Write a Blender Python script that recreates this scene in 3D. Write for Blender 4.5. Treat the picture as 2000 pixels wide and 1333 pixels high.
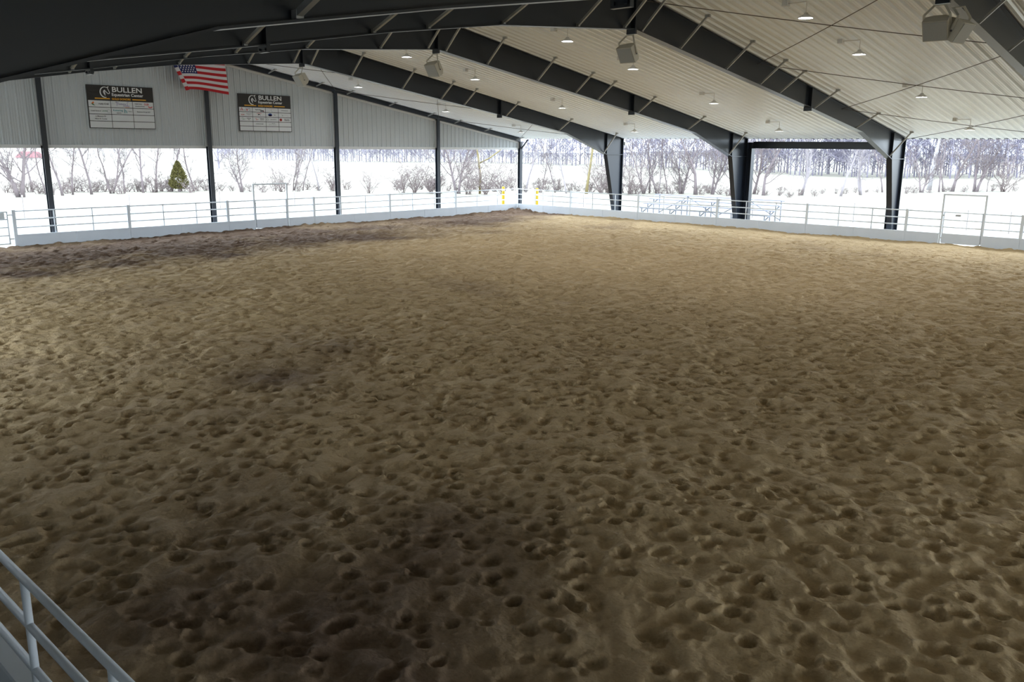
import bpy, math, random
import numpy as np
from mathutils import Vector, Matrix

for o in list(bpy.data.objects):
    bpy.data.objects.remove(o, do_unlink=True)
SC = bpy.context.scene
COL = SC.collection
PI = math.pi

# ------------------------------------------------------------------ camera
CAM = Vector((36.629, -39.773, 3.939))
YAW, PITCH, ROLL, FPX = 2.32265, 0.22599, 0.00844, 1659.87
cy_, sy_, cp_, sp_ = math.cos(YAW), math.sin(YAW), math.cos(PITCH), math.sin(PITCH)
FWD = Vector((cp_*cy_, cp_*sy_, -sp_))
R0 = Vector((sy_, -cy_, 0)); U0 = R0.cross(FWD)
RGT = R0*math.cos(ROLL) + U0*math.sin(ROLL)
UPV = U0*math.cos(ROLL) - R0*math.sin(ROLL)
cd = bpy.data.cameras.new('camera'); cam = bpy.data.objects.new('camera', cd); COL.objects.link(cam)
cam.matrix_world = Matrix(((RGT.x, UPV.x, -FWD.x, CAM.x), (RGT.y, UPV.y, -FWD.y, CAM.y), (RGT.z, UPV.z, -FWD.z, CAM.z), (0, 0, 0, 1)))
cd.sensor_width = 36; cd.lens = FPX*36/2000; cd.clip_start = .05; cd.clip_end = 3000
SC.camera = cam

def ray(px, py):
    return (FWD*FPX + RGT*(px-1000) + UPV*(666.5-py)).normalized()
def atz(px, py, z=0.):
    d = ray(px, py); return CAM + d*((z-CAM.z)/d.z)
def atX(px, py, X):
    d = ray(px, py); return CAM + d*((X-CAM.x)/d.x)
def atY(px, py, Y):
    d = ray(px, py); return CAM + d*((Y-CAM.y)/d.y)
def atdist(px, dist):
    """point on the level ground under the photograph's column px, dist metres away"""
    d = ray(px, 340); h = Vector((d.x, d.y)).normalized()
    return Vector((CAM.x+h.x*dist, CAM.y+h.y*dist, 0))

# ------------------------------------------------------------------ sky and exposure
W = bpy.data.worlds.new('overcast_sky'); SC.world = W; W.use_nodes = True
bg = W.node_tree.nodes['Background']
bg.inputs['Color'].default_value = (0.77, 0.885, 1.0, 1); bg.inputs['Strength'].default_value = 1.0
SC.view_settings.view_transform = 'Standard'; SC.view_settings.look = 'None'
SC.view_settings.gamma = 1; SC.view_settings.use_curve_mapping = False
SC.view_settings.exposure = 2.95

# ------------------------------------------------------------------ materials
def mat(name, col, rough=.6, metal=0., noise=0., nscale=4., bump=0., bscale=30., emit=None, spec=.5):
    m = bpy.data.materials.new(name); m.use_nodes = True
    nt = m.node_tree; b = nt.nodes['Principled BSDF']
    b.inputs['Base Color'].default_value = (*col, 1); b.inputs['Roughness'].default_value = rough
    b.inputs['Metallic'].default_value = metal; b.inputs['Specular IOR Level'].default_value = spec
    tc = nt.nodes.new('ShaderNodeTexCoord')
    if noise:
        n = nt.nodes.new('ShaderNodeTexNoise'); n.inputs['Scale'].default_value = nscale; n.inputs['Detail'].default_value = 5
        nt.links.new(tc.outputs['Object'], n.inputs['Vector'])
        mx = nt.nodes.new('ShaderNodeMix'); mx.data_type = 'RGBA'
        mx.inputs['A'].default_value = (*[max(0, c*(1-noise)) for c in col], 1)
        mx.inputs['B'].default_value = (*[min(1, c*(1+noise)) for c in col], 1)
        nt.links.new(n.outputs['Fac'], mx.inputs['Factor']); nt.links.new(mx.outputs['Result'], b.inputs['Base Color'])
    if bump:
        n2 = nt.nodes.new('ShaderNodeTexNoise'); n2.inputs['Scale'].default_value = bscale; n2.inputs['Detail'].default_value = 4
        nt.links.new(tc.outputs['Object'], n2.inputs['Vector'])
        bp = nt.nodes.new('ShaderNodeBump'); bp.inputs['Strength'].default_value = bump; bp.inputs['Distance'].default_value = .02
        nt.links.new(n2.outputs['Fac'], bp.inputs['Height']); nt.links.new(bp.outputs['Normal'], b.inputs['Normal'])
    if emit:
        b.inputs['Emission Color'].default_value = (*emit[0], 1); b.inputs['Emission Strength'].default_value = emit[1]
    return m

M = dict(
    steel=mat('charcoal_painted_steel', (.012, .017, .027), .32, noise=.12, nscale=2),
    galv=mat('galvanised_brace_steel', (.46, .47, .47), .45, metal=.3, noise=.15, nscale=6),
    liner=mat('white_ceiling_liner', (.86, .915, .985), .30, noise=.04, nscale=.6),
    wallp=mat('white_wall_panel', (.56, .595, .62), .5, noise=.05, nscale=.8),
    wtrim=mat('white_trim', (.72, .73, .73), .5, noise=.04),
    fence=mat('white_fence_paint', (.62, .66, .70), .45, noise=.05, nscale=3),
    kick=mat('white_kick_board', (.56, .60, .645), .55, noise=.07, nscale=1.5),
    dark=mat('dark_sign_board', (.018, .015, .013), .5, noise=.1),
    cell=mat('sign_white_cell', (.74, .76, .78), .5, noise=.03),
    ink=mat('sign_dark_ink', (.05, .05, .07), .6, noise=.05), white=mat('sign_white_letters', (.85, .86, .86), .5, noise=.02),
    gold=mat('sign_gold_ink', (.85, .42, .02), .5, noise=.04), red=mat('sign_red_ink', (.6, .03, .04), .5, noise=.05),
    teal=mat('sign_teal_ink', (.02, .28, .33), .5, noise=.05), purple=mat('sign_purple_ink', (.25, .2, .42), .5, noise=.05),
    green=mat('sign_green_ink', (.06, .25, .1), .5, noise=.05), orange=mat('sign_orange_ink', (.75, .22, .05), .5, noise=.05),
    grey=mat('sign_grey_ink', (.35, .36, .38), .5, noise=.05), blue=mat('sign_blue_ink', (.04, .1, .4), .5, noise=.05),
    fred=mat('flag_red', (.50, .012, .02), .8, noise=.1, nscale=6), fwhite=mat('flag_white', (.72, .70, .73), .8, noise=.05),
    fblue=mat('flag_blue', (.010, .018, .12), .8, noise=.1),
    spk=mat('speaker_cream_cabinet', (.56, .54, .48), .55, noise=.05), grille=mat('speaker_grey_grille', (.42, .43, .43), .7, noise=.1, nscale=90),
    lampw=mat('lamp_white_housing', (.72, .72, .71), .4, noise=.03), lens=mat('lamp_lens', (.9, .9, .9), .4, noise=.01, emit=((.95, .97, 1.0), 26)),
    cable=mat('dark_steel_rod', (.09, .08, .08), .5, noise=.1), yellow=mat('yellow_bollard', (.50, .33, .006), .5, noise=.05),
    alu=mat('aluminium_bleacher', (.26, .28, .35), .45, metal=.2, noise=.06), stake=mat('grey_stake', (.22, .2, .2), .7, noise=.2),
    bark=mat('grey_brown_bark', (.165, .135, .138), .9, noise=.25, nscale=3), barkl=mat('pale_bark', (.25, .225, .235), .9, noise=.2, nscale=3),
    moss=mat('yellow_mossy_bark', (.19, .155, .07), .9, noise=.3, nscale=2), brush=mat('dry_brush_twigs', (.20, .16, .155), .9, noise=.25, nscale=2),
    woods=mat('woodland_twigs_haze_tint', (.175, .16, .205), .9, noise=.2, nscale=.2), syc=mat('white_sycamore_bark', (.34, .33, .34), .9, noise=.15, nscale=2),  # woods: distance haze put into the pale lilac twig colour
    cedar=mat('cedar_foliage', (.085, .075, .016), .8, noise=.5, nscale=3), barnr=mat('red_barn_roof', (.16, .045, .05), .6, noise=.1),
    barnw=mat('barn_wall', (.45, .42, .4), .7, noise=.1), horse=mat('grey_rubber_strip', (.17, .17, .20), .6, noise=.2, nscale=20),
    concrete=mat('pale_concrete', (.42, .41, .39), .9, noise=.12, nscale=2),
)

# ------------------------------------------------------------------ mesh helpers
class MB:
    def __init__(s): s.v = []; s.f = []; s.m = []
    def add(s, vs, fs, mi=0):
        n = len(s.v); s.v += [tuple(v) for v in vs]; s.f += [tuple(n+i for i in f) for f in fs]; s.m += [mi]*len(fs); return s
    def box(s, a, b, mi=0):
        x0, y0, z0 = a; x1, y1, z1 = b
        return s.add([(x0, y0, z0), (x1, y0, z0), (x1, y1, z0), (x0, y1, z0), (x0, y0, z1), (x1, y0, z1), (x1, y1, z1), (x0, y1, z1)],
                     [(0, 3, 2, 1), (4, 5, 6, 7), (0, 1, 5, 4), (1, 2, 6, 5), (2, 3, 7, 6), (3, 0, 4, 7)], mi)
    def beam(s, p, q, w, h, up=(0, 0, 1), mi=0):
        p = Vector(p); q = Vector(q); d = (q-p).normalized(); side = d.cross(Vector(up))
        if side.length < 1e-5: side = d.cross(Vector((1, 0, 0)))
        side.normalize(); u = side.cross(d)
        vs = [e+side*(sx*w/2)+u*(su*h/2) for e in (p, q) for sx, su in ((-1, -1), (1, -1), (1, 1), (-1, 1))]
        return s.add(vs, [(0, 1, 2, 3), (7, 6, 5, 4), (0, 4, 5, 1), (1, 5, 6, 2), (2, 6, 7, 3), (3, 7, 4, 0)], mi)
    def tube(s, pts, rad, n=8, mi=0, cap=True):
        pts = [Vector(p) for p in pts]
        if not hasattr(rad, '__len__'): rad = [rad]*len(pts)
        base = len(s.v); u = None
        for i, p in enumerate(pts):
            d = (pts[min(i+1, len(pts)-1)]-pts[max(i-1, 0)]).normalized()
            if u is None:
                u = d.orthogonal().normalized()
            else:
                u = u-d*u.dot(d)
                u = u.normalized() if u.length > 1e-6 else d.orthogonal().normalized()
            w = d.cross(u)
            for k in range(n):
                a = 2*PI*k/n; s.v.append(tuple(p+(u*math.cos(a)+w*math.sin(a))*rad[i]))
        for i in range(len(pts)-1):
            for k in range(n):
                a = base+i*n+k; b = base+i*n+(k+1) % n
                s.f.append((a, b, b+n, a+n)); s.m.append(mi)
        if cap and n > 3:
            s.f.append(tuple(base+k for k in reversed(range(n)))); s.m.append(mi)
            s.f.append(tuple(base+(len(pts)-1)*n+k for k in range(n))); s.m.append(mi)
        return s
    def lathe(s, prof, c=(0, 0, 0), n=16, mi=0):
        base = len(s.v)
        for r, z in prof:
            for k in range(n):
                a = 2*PI*k/n; s.v.append((c[0]+r*math.cos(a), c[1]+r*math.sin(a), c[2]+z))
        for i in range(len(prof)-1):
            for k in range(n):
                a = base+i*n+k; b = base+i*n+(k+1) % n
                s.f.append((a, b, b+n, a+n)); s.m.append(mi)
        return s
    def prism(s, poly, x0, x1, mi=0):
        """polygon in (y,z), extruded along x"""
        n = len(poly); vs = [(x0, y, z) for y, z in poly]+[(x1, y, z) for y, z in poly]
        fs = [tuple(range(n)), tuple(reversed(range(n, 2*n)))]+[(i, i+n, (i+1) % n+n, (i+1) % n) for i in range(n)]
        return s.add(vs, fs, mi)
    def mesh(s, name, mats, smooth=False):
        me = bpy.data.meshes.new(name); me.from_pydata(s.v, [], s.f)
        for m in (mats if isinstance(mats, (list, tuple)) else [mats]): me.materials.append(m)
        if any(s.m): me.polygons.foreach_set('material_index', s.m)
        if smooth: me.polygons.foreach_set('use_smooth', [True]*len(s.f))
        me.update(); return me
    def build(s, name, mats, parent=None, smooth=False, loc=None):
        return link(name, s.mesh(name, mats, smooth), parent, loc)

def link(name, me, parent=None, loc=None):
    o = bpy.data.objects.new(name, me); COL.objects.link(o)
    if parent is not None: o.parent = parent
    if loc is not None: o.location = loc
    return o
def tag(o, label, cat, group=None):
    o['label'] = label; o['category'] = cat
    if group: o['group'] = group
    return o
def thing(name, label, cat, loc=(0, 0, 0), rz=0, group=None):
    o = link(name, None); o.location = loc; o.rotation_euler = (0, 0, rz); o.empty_display_size = .2
    return tag(o, label, cat, group)
def struct(o): o['kind'] = 'structure'; return o
def kids(o): return [c for c in COL.objects if c.parent == o]
def copy_tree(o, parent=None):
    c = o.copy(); COL.objects.link(c)
    if parent is not None: c.parent = parent
    for ch in list(o.children): copy_tree(ch, c)
    return c

# ------------------------------------------------------------------ building dimensions
L = 7.62                 # frame spacing
S = 6.86                 # end wall column spacing
HALF = 3*S               # ridge distance from the side wall
WID = 6*S
NB = 7                   # bays along the building
XEND = NB*L
def ztop(d):             # top of the rafters, d metres in from a side wall
    d = min(d, WID-d); return 4.40+d/6.0
def zlin(d): return ztop(d)+.06

# ------------------------------------------------------------------ ceiling liner (ribbed sheet from eave to ridge)
def rib_profile(x0, x1, pitch, depth, wide):
    pts = [(x0, 0)]; x = x0+pitch*.5
    while x < x1-pitch*.3:
        pts += [(x-wide*.5-depth*.7, 0), (x-wide*.5, depth), (x+wide*.5, depth), (x+wide*.5+depth*.7, 0)]
        for m_ in (.36, .64):
            c = x+pitch*m_
            if c < x1-.05: pts += [(c-.03, 0), (c-.012, depth*.28), (c+.012, depth*.28), (c+.03, 0)]
        x += pitch
    pts.append((x1, 0)); return pts
def liner(sgn):
    mb = MB(); pr = rib_profile(-.25, XEND+.2, .305, .056, .06)
    ds = [-.32, 5, 10, 15, HALF]
    for d in ds:
        y = -d if sgn > 0 else -WID+d
        for x, h in pr: mb.v.append((x, y, zlin(d)-h))
    n = len(pr)
    for r in range(len(ds)-1):
        for k in range(n-1):
            f = (r*n+k, r*n+k+1, (r+1)*n+k+1, (r+1)*n+k)
            mb.f.append(f if sgn < 0 else tuple(reversed(f))); mb.m.append(0)
    return struct(mb.build('ceiling', M['liner']))
liner(1); liner(-1)
# outer roof skin just above the liner
mb = MB()
mb.prism([(.5, zlin(0)+.10), (-HALF, zlin(HALF)+.22), (-WID-.5, zlin(0)+.10), (-WID-.5, zlin(0)+.13), (-HALF, zlin(HALF)+.26), (.5, zlin(0)+.13)], -.35, XEND+.3)
struct(mb.build('roof', M['wtrim']))
# eave struts
for k, y in enumerate((.36, -WID-.36)):
    struct(MB().box((-.25, y-.05, zlin(0)-.085), (XEND+.2, y+.05, zlin(0)+.09)).build('trim_%d' % (k+1), M['steel']))

# ------------------------------------------------------------------ end wall (open below, ribbed sheet above)
ZP = 3.79
wall = struct(link('wall_end', None))
for i in range(6):
    y0, y1 = -S*i, -S*(i+1)
    mb = MB(); pr = rib_profile(0, y0-y1, .305, .03, .04)
    n = len(pr)
    for x, h in pr: mb.v.append((-.16+h, y0-x, ZP))
    for x, h in pr: mb.v.append((-.16+h, y0-x, zlin(-(y0-x))-.03))
    for k in range(n-1): mb.f.append((k, k+1, n+k+1, n+k)); mb.m.append(0)
    mb.box((-.20, y1, ZP), (-.19, y0, ztop(-y0)-.35))
    mb.build('wall_panel', M['wallp'], wall)
    tr = MB()
    tr.box((-.2, y1-.02, ZP-.09), (-.08, y0+.02, ZP+.04))
    tr.build('bottom_trim', M['wtrim'], wall)
    tt = MB()
    if i == 2 or i == 3 or True:
        tt.beam((-.11, y0, ztop(-y0)-.27), (-.11, y1, ztop(-y1)-.27), .05, .10)
        tt.box((-.12, y0-.12, ZP), (-.07, y0+.0, ztop(-y0)-.25)); tt.box((-.12, y1, ZP), (-.07, y1+.12, ztop(-y1)-.25))
    tt.build('edge_trim', M['wtrim'], wall)

# end wall columns
names = ['dark steel corner column between the two yellow bollards', 'dark steel end wall column, first one in from the corner column',
         'dark steel end wall column between the many-celled sign and the short wall panels', 'dark steel end wall column under the flag',
         'dark steel end wall column beside the sign with twelve cells, nearer the pipe gate',
         'dark steel end wall column past the pipe gate', 'dark steel corner column on the spectator side']
def hcol(z1):
    mb = MB(); w = .2
    mb.box((-w/2, -w/2, 0), (-w/2+.02, w/2, z1)); mb.box((w/2-.02, -w/2, 0), (w/2, w/2, z1)); mb.box((-w/2+.02, -.01, 0), (w/2-.02, .01, z1))
    return mb
for i in range(7):
    t = thing('end_column', names[i], 'column', (0, -S*i, 0), group='end wall columns')
    hcol(ztop(S*i)-.22).build('shaft', M['steel'], t)
    MB().box((-.16, -.16, 0), (.16, .16, .025)).build('base_plate', M['steel'], t)
    if i == 0:
        MB().beam((.08, .0, 3.75), (.55, .1, 4.32), .06, .06).build('knee_brace', M['steel'], t)
# end rafter
er = thing('end_rafter', 'slim dark steel rafter along the top of the end wall', 'rafter')
for a, b in ((0, HALF), (WID, HALF)):
    p, q = (.0, -a, ztop(a)-.11), (.0, -b, ztop(b)-.11)
    mb = MB(); mb.beam(p, q, .012, .2)
    for dz in (-.1, .1): mb.beam((p[0], p[1], p[2]+dz), (q[0], q[1], q[2]+dz), .16, .015)
    mb.build('beam', M['steel'], er)
for d in (.4, 3.2, 5.6, 7.6, 10.3, 13.0, 14.8, 17.4):
    MB().beam((.06, -d, ztop(d)-.16), (.62, -d, ztop(d)-.02), .05, .05).beam((.55, -d, ztop(d)-.02), (.70, -d, ztop(d)-.02), .09, .03).build('flange_brace', M['galv'], er)

# ------------------------------------------------------------------ main frames
BOT = [(1.35, 3.51), (4.8, 4.60), (9.75, 5.36), (HALF, 6.93)]
def zbot(d):
    d = min(d, WID-d)
    for (a, za), (b, zb) in zip(BOT, BOT[1:]):
        if a <= d <= b: return za+(zb-za)*(d-a)/(b-a)
    return BOT[0][1]
BOTL = [(1.30, 3.72), (4.7, 4.76), (7.0, 5.17), (9.75, 5.61), (12.6, 6.10), (15.6, 6.53), (HALF, 6.93)]   # spectator-side half
def zb_of(prof, d):
    for (a, za), (b, zb) in zip(prof, prof[1:]):
        if a <= d <= b: return za+(zb-za)*(d-a)/(b-a)
    return prof[0][1]
def make_frame(label):
    t = thing('steel_frame', label, 'steel frame', group='clear span steel frames')
    for sg in (1, -1):
        fy = (lambda d: -d) if sg > 0 else (lambda d: -WID+d)
        BP = BOT if sg > 0 else BOTL
        zbot = lambda d: zb_of(BP, d)
        zk = BP[0][1]
        c = MB()
        c.prism([(fy(-.12), 0), (fy(.34), 0), (fy(1.33), zk), (fy(1.33), ztop(1.33)), (fy(-.12), ztop(-.12))], -.011, .011)
        c.box((-.12, min(fy(-.15), fy(-.12)), 0), (.12, max(fy(-.15), fy(-.12)), ztop(0)-.02))
        c.beam((0, fy(.35), 0), (0, fy(1.35), zk), .24, .025)
        c.build('column', M['steel'], t)
        k = MB()
        k.box((-.12, min(fy(1.31), fy(1.38)), zk+.02), (.12, max(fy(1.31), fy(1.38)), ztop(1.35)-.02)); k.build('knee_plate', M['steel'], t)
        MB().box((-.11, min(fy(-.1), fy(1.3)), zk-.01), (.11, max(fy(-.1), fy(1.3)), zk+.015)).build('stiffener', M['steel'], t)
        MB().box((-.17, min(fy(-.2), fy(.42)), 0), (.17, max(fy(-.2), fy(.42)), .03)).build('base_plate', M['steel'], t)
        r = MB()
        top = [(d, ztop(d)) for d, _ in BP]
        r.prism([(fy(d), z) for d, z in BP]+[(fy(d), z) for d, z in reversed(top)], -.011, .011)
        for (a, za), (b, zb) in zip(BP, BP[1:]): r.beam((0, fy(a), za), (0, fy(b), zb), .24, .022)
        r.beam((0, fy(-.1), ztop(-.1)), (0, fy(HALF), ztop(HALF)), .24, .022)
        r.build('rafter', M['steel'], t)
        d = 9.75
        sp = MB().box((-.14, fy(d)-.035, zbot(d)-.13), (.14, fy(d)+.035, ztop(d))).build('splice_plate', M['steel'], t)
        for bx in (-.09, .09):
            MB().box((bx-.02, fy(d)-.06, zbot(d)-.10), (bx+.02, fy(d)+.06, zbot(d)-.06)).build('bolt', M['steel'], sp)
        for d in (1.55, 5.4, 9.35, 12.1, 13.5, 15.7, 18.3, 20.2):
            fb = MB().beam((.06, fy(d), zbot(d)+.05), (.86, fy(d), zlin(d)-.10), .055, .055)
            fb.box((.02, fy(d)-.035, zbot(d)+.012), (.09, fy(d)+.035, zbot(d)+.08)); fb.box((.80, fy(d)-.035, zlin(d)-.12), (.95, fy(d)+.035, zlin(d)-.05))
            fb.build('flange_brace', M['galv'], t)
    MB().box((-.14, -HALF-.035, 6.93-.13), (.14, -HALF+.035, ztop(HALF))).build('ridge_splice', M['steel'], t)
    return t
ords = ['dark tapered steel frame, the first one in from the end wall', 'dark tapered steel frame, second in from the end wall, at the portal beam',
        'dark tapered steel frame, third in from the end wall, at the portal beam',
        'dark tapered steel frame, fourth in from the end wall, carrying the double loudspeaker']
fr = make_frame(ords[0]); fr.location.x = L
for j in range(2, 5):
    c = copy_tree(fr); c.location.x = j*L; c['label'] = ords[j-1]
# portal frame between the second and third frames
pf = thing('portal_frame', 'dark steel portal beam on posts between two tapered frame columns', 'portal frame')
for x in (2*L+.28, 3*L-.28):
    mb = MB(); mb.box((x-.13, .02, 0), (x-.11, .34, 4.2)); mb.box((x+.11, .02, 0), (x+.13, .34, 4.2)); mb.box((x-.11, .17, 0), (x+.11, .19, 4.2)); mb.build('post', M['steel'], pf)
mb = MB(); mb.box((2*L+.41, .17, 3.92), (3*L-.41, .19, 4.22))
for z in (3.91, 4.22): mb.box((2*L+.41, .06, z), (3*L-.41, .30, z+.02))
mb.build('beam', M['steel'], pf)

# wind bracing rods
NODES = [0.3, S, 2*S, 3*S-.15]
for k, x0 in enumerate((0, 3*L)):
    bay = ('end bay', 'fourth bay')[k]
    for a in range(3):
        for flip in (0, 1):
            d0, d1 = (NODES[a], NODES[a+1]) if not flip else (NODES[a+1], NODES[a])
            xa, xb = (x0+.12 if k == 0 else x0+.02), x0+L-.02
            n = 7; pts = []
            for q in range(n):
                u = q/(n-1); d = d0+(d1-d0)*u
                pts.append((xa+(xb-xa)*u, -d, ztop(d)-.14-.05*math.sin(PI*u)))
            tag(MB().tube(pts, .011, 6).build('bracing_rod', M['cable']), 'thin steel bracing rod crossing another under the %s ceiling, %s' % (bay, ('along the eave', 'midway up the slope', 'next to the ridge')[a]), 'rod', 'bracing rods, '+bay)

# ------------------------------------------------------------------ pendant lights
def make_light():
    t = thing('pendant_light', '', 'light', group='high bay lights under the ceiling')
    MB().tube([(0, 0, .30), (0, 0, .10)], .012, 6).build('cord', M['lampw'], t)
    MB().lathe([(.0, .10), (.045, .10), (.06, .06), (.09, .05), (.10, .035), (.185, .0), (.185, -.03), (.175, -.03), (.165, .0), (.0, .0)], n=20).build('housing', M['lampw'], t, True)
    MB().lathe([(.165, -.003), (.15, -.006), (0, -.008)], n=20).build('lens', M['lens'], t, True)
    jb = MB(); jb.box((-.62, -.08, .30), (-.48, .08, .42)); jb.build('junction_box', M['lampw'], t)
    MB().tube([(-.48, 0, .36), (0, 0, .36), (0, 0, .30)], .014, 6).build('conduit', M['lampw'], t)
    return t
lp = make_light(); first = True
rows = {4.1: 'first up from the eave', 9.7: 'second up from the eave', 15.1: 'third up from the eave', 18.6: 'next to the ridge'}
bays = ['end bay', 'second bay', 'third bay', 'fourth bay']
for k in range(4):
    for d in rows:
        if k == 0 and d == 18.6: continue
        o = lp if first else copy_tree(lp); first = False
        o.location = ((k+.5)*L, -d, zlin(d)-.46)
        o['label'] = 'white pendant light in the %s from the end wall, %s' % (bays[k].replace('end', 'first'), rows[d])

# ------------------------------------------------------------------ loudspeakers on the ridge
def cabinet(t, ry, off=(0, 0, 0), name='cabinet'):
    w, h, dp, bw, bh = .24, .21, .38, .115, .16
    mt = Matrix.Translation(Vector(off)) @ Matrix.Rotation(ry, 4, 'Z') @ Matrix.Rotation(math.radians(32), 4, 'X')
    f = [(-w, -dp/2, -h), (w, -dp/2, -h), (w, -dp/2, h), (-w, -dp/2, h)]
    m_ = [(-w*.96, .02, -h*.98), (w*.96, .02, -h*.98), (w*.96, .02, h), (-w*.96, .02, h)]
    b = [(-bw, dp/2, -bh), (bw, dp/2, -bh), (bw, dp/2, bh), (-bw, dp/2, bh)]
    mb = MB(); vs = [mt @ Vector(v) for v in f+m_+b]
    fs = [(0, 1, 2, 3), (11, 10, 9, 8)]
    for o in (0, 4):
        for i in range(4): fs.append((o+i, o+4+i, o+4+(i+1) % 4, o+(i+1) % 4))
    mb.add(vs, fs); c = mb.build('cabinet', M['spk'], t)
    g = MB(); g.add([mt @ Vector((x*.92, -dp/2-.012, z*.92)) for x, _, z in f]+[mt @ Vector((x*.92, -dp/2+.01, z*.92)) for x, _, z in f],
                    [(0, 1, 2, 3), (0, 4, 5, 1), (1, 5, 6, 2), (2, 6, 7, 3), (3, 7, 4, 0)])
    g.build('grille', M['grille'], c)
    br = MB()
    for s in (-1, 1):
        br.beam(mt @ Vector((s*w*1.02, -.05, -.02)), mt @ Vector((s*w*1.02, -.0, h*1.25)), .05, .012, up=(0, 1, 0))
        br.beam(mt @ Vector((s*w*1.02, -.0, h*1.25)), Vector(off)+Vector((s*.10, 0, .42)), .045, .012, up=(0, 1, 0))
    br.beam(Vector(off)+Vector((-.12, 0, .42)), Vector(off)+Vector((.12, 0, .42)), .05, .02)
    br.build('bracket', M['spk'], t)
    for s in (-1, 1):
        MB().lathe([(.0, .012), (.022, .012), (.022, 0), (0, 0)], n=8).build('knob', M['ink'], t).matrix_local = mt @ Matrix.Translation((s*w*1.04, -.05, -.03)) @ Matrix.Rotation(s*PI/2, 4, 'Y')
for j in range(1, 5):
    t = thing('loudspeaker', ['cream loudspeaker hanging from the ridge of the frame next to the end wall', 'cream loudspeaker hanging from the ridge of the second frame',
                              'cream loudspeaker hanging from the ridge of the third frame', 'large double cream loudspeaker hanging from the ridge of the fourth frame'][j-1],
              'loudspeaker', (j*L-.05, -HALF+.0, zbot(HALF)-.57), group='loudspeakers along the ridge')
    cabinet(t, math.radians((-4, 4, 0, 4)[j-1]))
    if j == 4: cabinet(t, math.radians(80), (.31, .17, -.05))

# ------------------------------------------------------------------ text helper
def text_mesh(s, size, mat_, name, parent, M4, align='CENTER', sx=1., bold=0.):
    cu = bpy.data.curves.new('text', 'FONT'); cu.body = s; cu.size = size; cu.align_x = align; cu.align_y = 'CENTER'; cu.extrude = .002; cu.offset = bold; cu.resolution_u = 3
    o = bpy.data.objects.new('text', cu); COL.objects.link(o)
    dg = bpy.context.evaluated_depsgraph_get(); me = bpy.data.meshes.new_from_object(o.evaluated_get(dg))
    bpy.data.objects.remove(o); bpy.data.curves.remove(cu)
    me.materials.clear(); me.materials.append(mat_)
    me.transform(M4 @ Matrix.Diagonal((sx, 1, 1, 1)))
    return link(name, me, parent)

# ------------------------------------------------------------------ donor signs: local u to the right (= +Y), v up, facing +X
def sign(y0, z0, w, h, label, cols, rws, content):
    t = thing('donor_sign', label, 'sign', (-.10, y0, z0), group='donor signs on the end wall')
    def P(u, v, e): return (e, u, v)
    def M4(u, v, e=.05): return Matrix(((0, 0, 1, e), (1, 0, 0, u), (0, 1, 0, v), (0, 0, 0, 1)))
    MB().box((0, 0, 0), (.04, w, h)).build('board', M['dark'], t)
    hh = h*.355; g = .028
    cw = (w-.05-g*(cols-1)*.8)/cols; ch = (h-hh-.03-g*(rws-1)*.8)/rws
    cells = {}
    for r in range(rws):
        for c in range(cols):
            u0 = .025+c*(cw+g*.8); v0 = .025+(rws-1-r)*(ch+g*.8)
            o = MB().box((.04, u0, v0), (.046, u0+cw, v0+ch)).build('donor_panel', M['cell'], t)
            cells[(r, c)] = (o, u0, v0)
    # header
    text_mesh('BULLEN', h*.165, M['white'], 'lettering', t, M4(w*.60, h*.905), sx=1.28, bold=.004)
    text_mesh('Equestrian Center', h*.098, M['white'], 'lettering', t, M4(w*.60, h*.79), sx=1.05, bold=.003)
    text_mesh('GOLD DONORS', h*.062, M['gold'], 'lettering', t, M4(w*.5, h*.69), bold=.003)
    for a, b in ((.11, .33), (.67, .88)):
        MB().box((.04, w*a, h*.681), (.046, w*b, h*.705)).build('gold_bar', M['gold'], t)
    # horse head emblem
    cx, cy, r = w*.265, h*.845, h*.105
    lg = MB()
    def stroke(pts, wd):
        pts = [Vector(P(cx+a*r, cy+b*r, .044)) for a, b in pts]
        for i, (p, q) in enumerate(zip(pts, pts[1:])):
            ww = wd[i] if hasattr(wd, '__len__') else wd
            lg.beam(p, q, ww*r, .006, up=(1, 0, 0))
    arc = [(math.cos(math.radians(a))*1.05, math.sin(math.radians(a))*1.15-.05) for a in range(62, 300, 17)]
    stroke(arc, [.10+.16*math.sin(PI*i/len(arc)) for i in range(len(arc))])
    stroke([(.45, 1.0), (.9, 1.22), (.62, .9)], .14); stroke([(.62, .9), (1.0, .05), (1.05, -.25), (.75, -.38), (.55, -.25)], .13)
    stroke([(.55, -.25), (.05, .25), (-.02, .45), (-.28, .2)], .15); stroke([(-.28, .2), (-.32, -.1), (.05, -.75)], .17); stroke([(-.05, .25), (-.12, -.05), (.05, -.4)], .16)
    lg.build('emblem', M['white'], t)
    for (r_, c_), items in content.items():
        o, u0, v0 = cells[(r_, c_)]
        for it in items:
            if it[0] == 't':
                _, s, u, v, sz, m_ = it[:6]
                text_mesh(s, sz*ch, M[m_], 'lettering', o, M4(u0+u*cw, v0+v*ch, .049), bold=.001, sx=it[6] if len(it) > 6 else 1.)
            elif it[0] == 's':
                _, pts, wd, m_ = it; mb = MB()
                q = [Vector(P(u0+a*cw, v0+b*ch, .049)) for a, b in pts]
                for p0, p1 in zip(q, q[1:]): mb.beam(p0, p1, wd*ch, .005, up=(1, 0, 0))
                mb.build('emblem', M[m_], o)
            elif it[0] == 'p':
                _, pts, m_ = it
                n = len(pts); mb = MB()
                mb.add([P(u0+a*cw, v0+b*ch, .051) for a, b in pts]+[P(u0+a*cw, v0+b*ch, .046) for a, b in pts],
                       [tuple(range(n))]+[(i, i+n, (i+1) % n+n, (i+1) % n) for i in range(n)])
                mb.build('emblem', M[m_], o)
    return t
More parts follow.
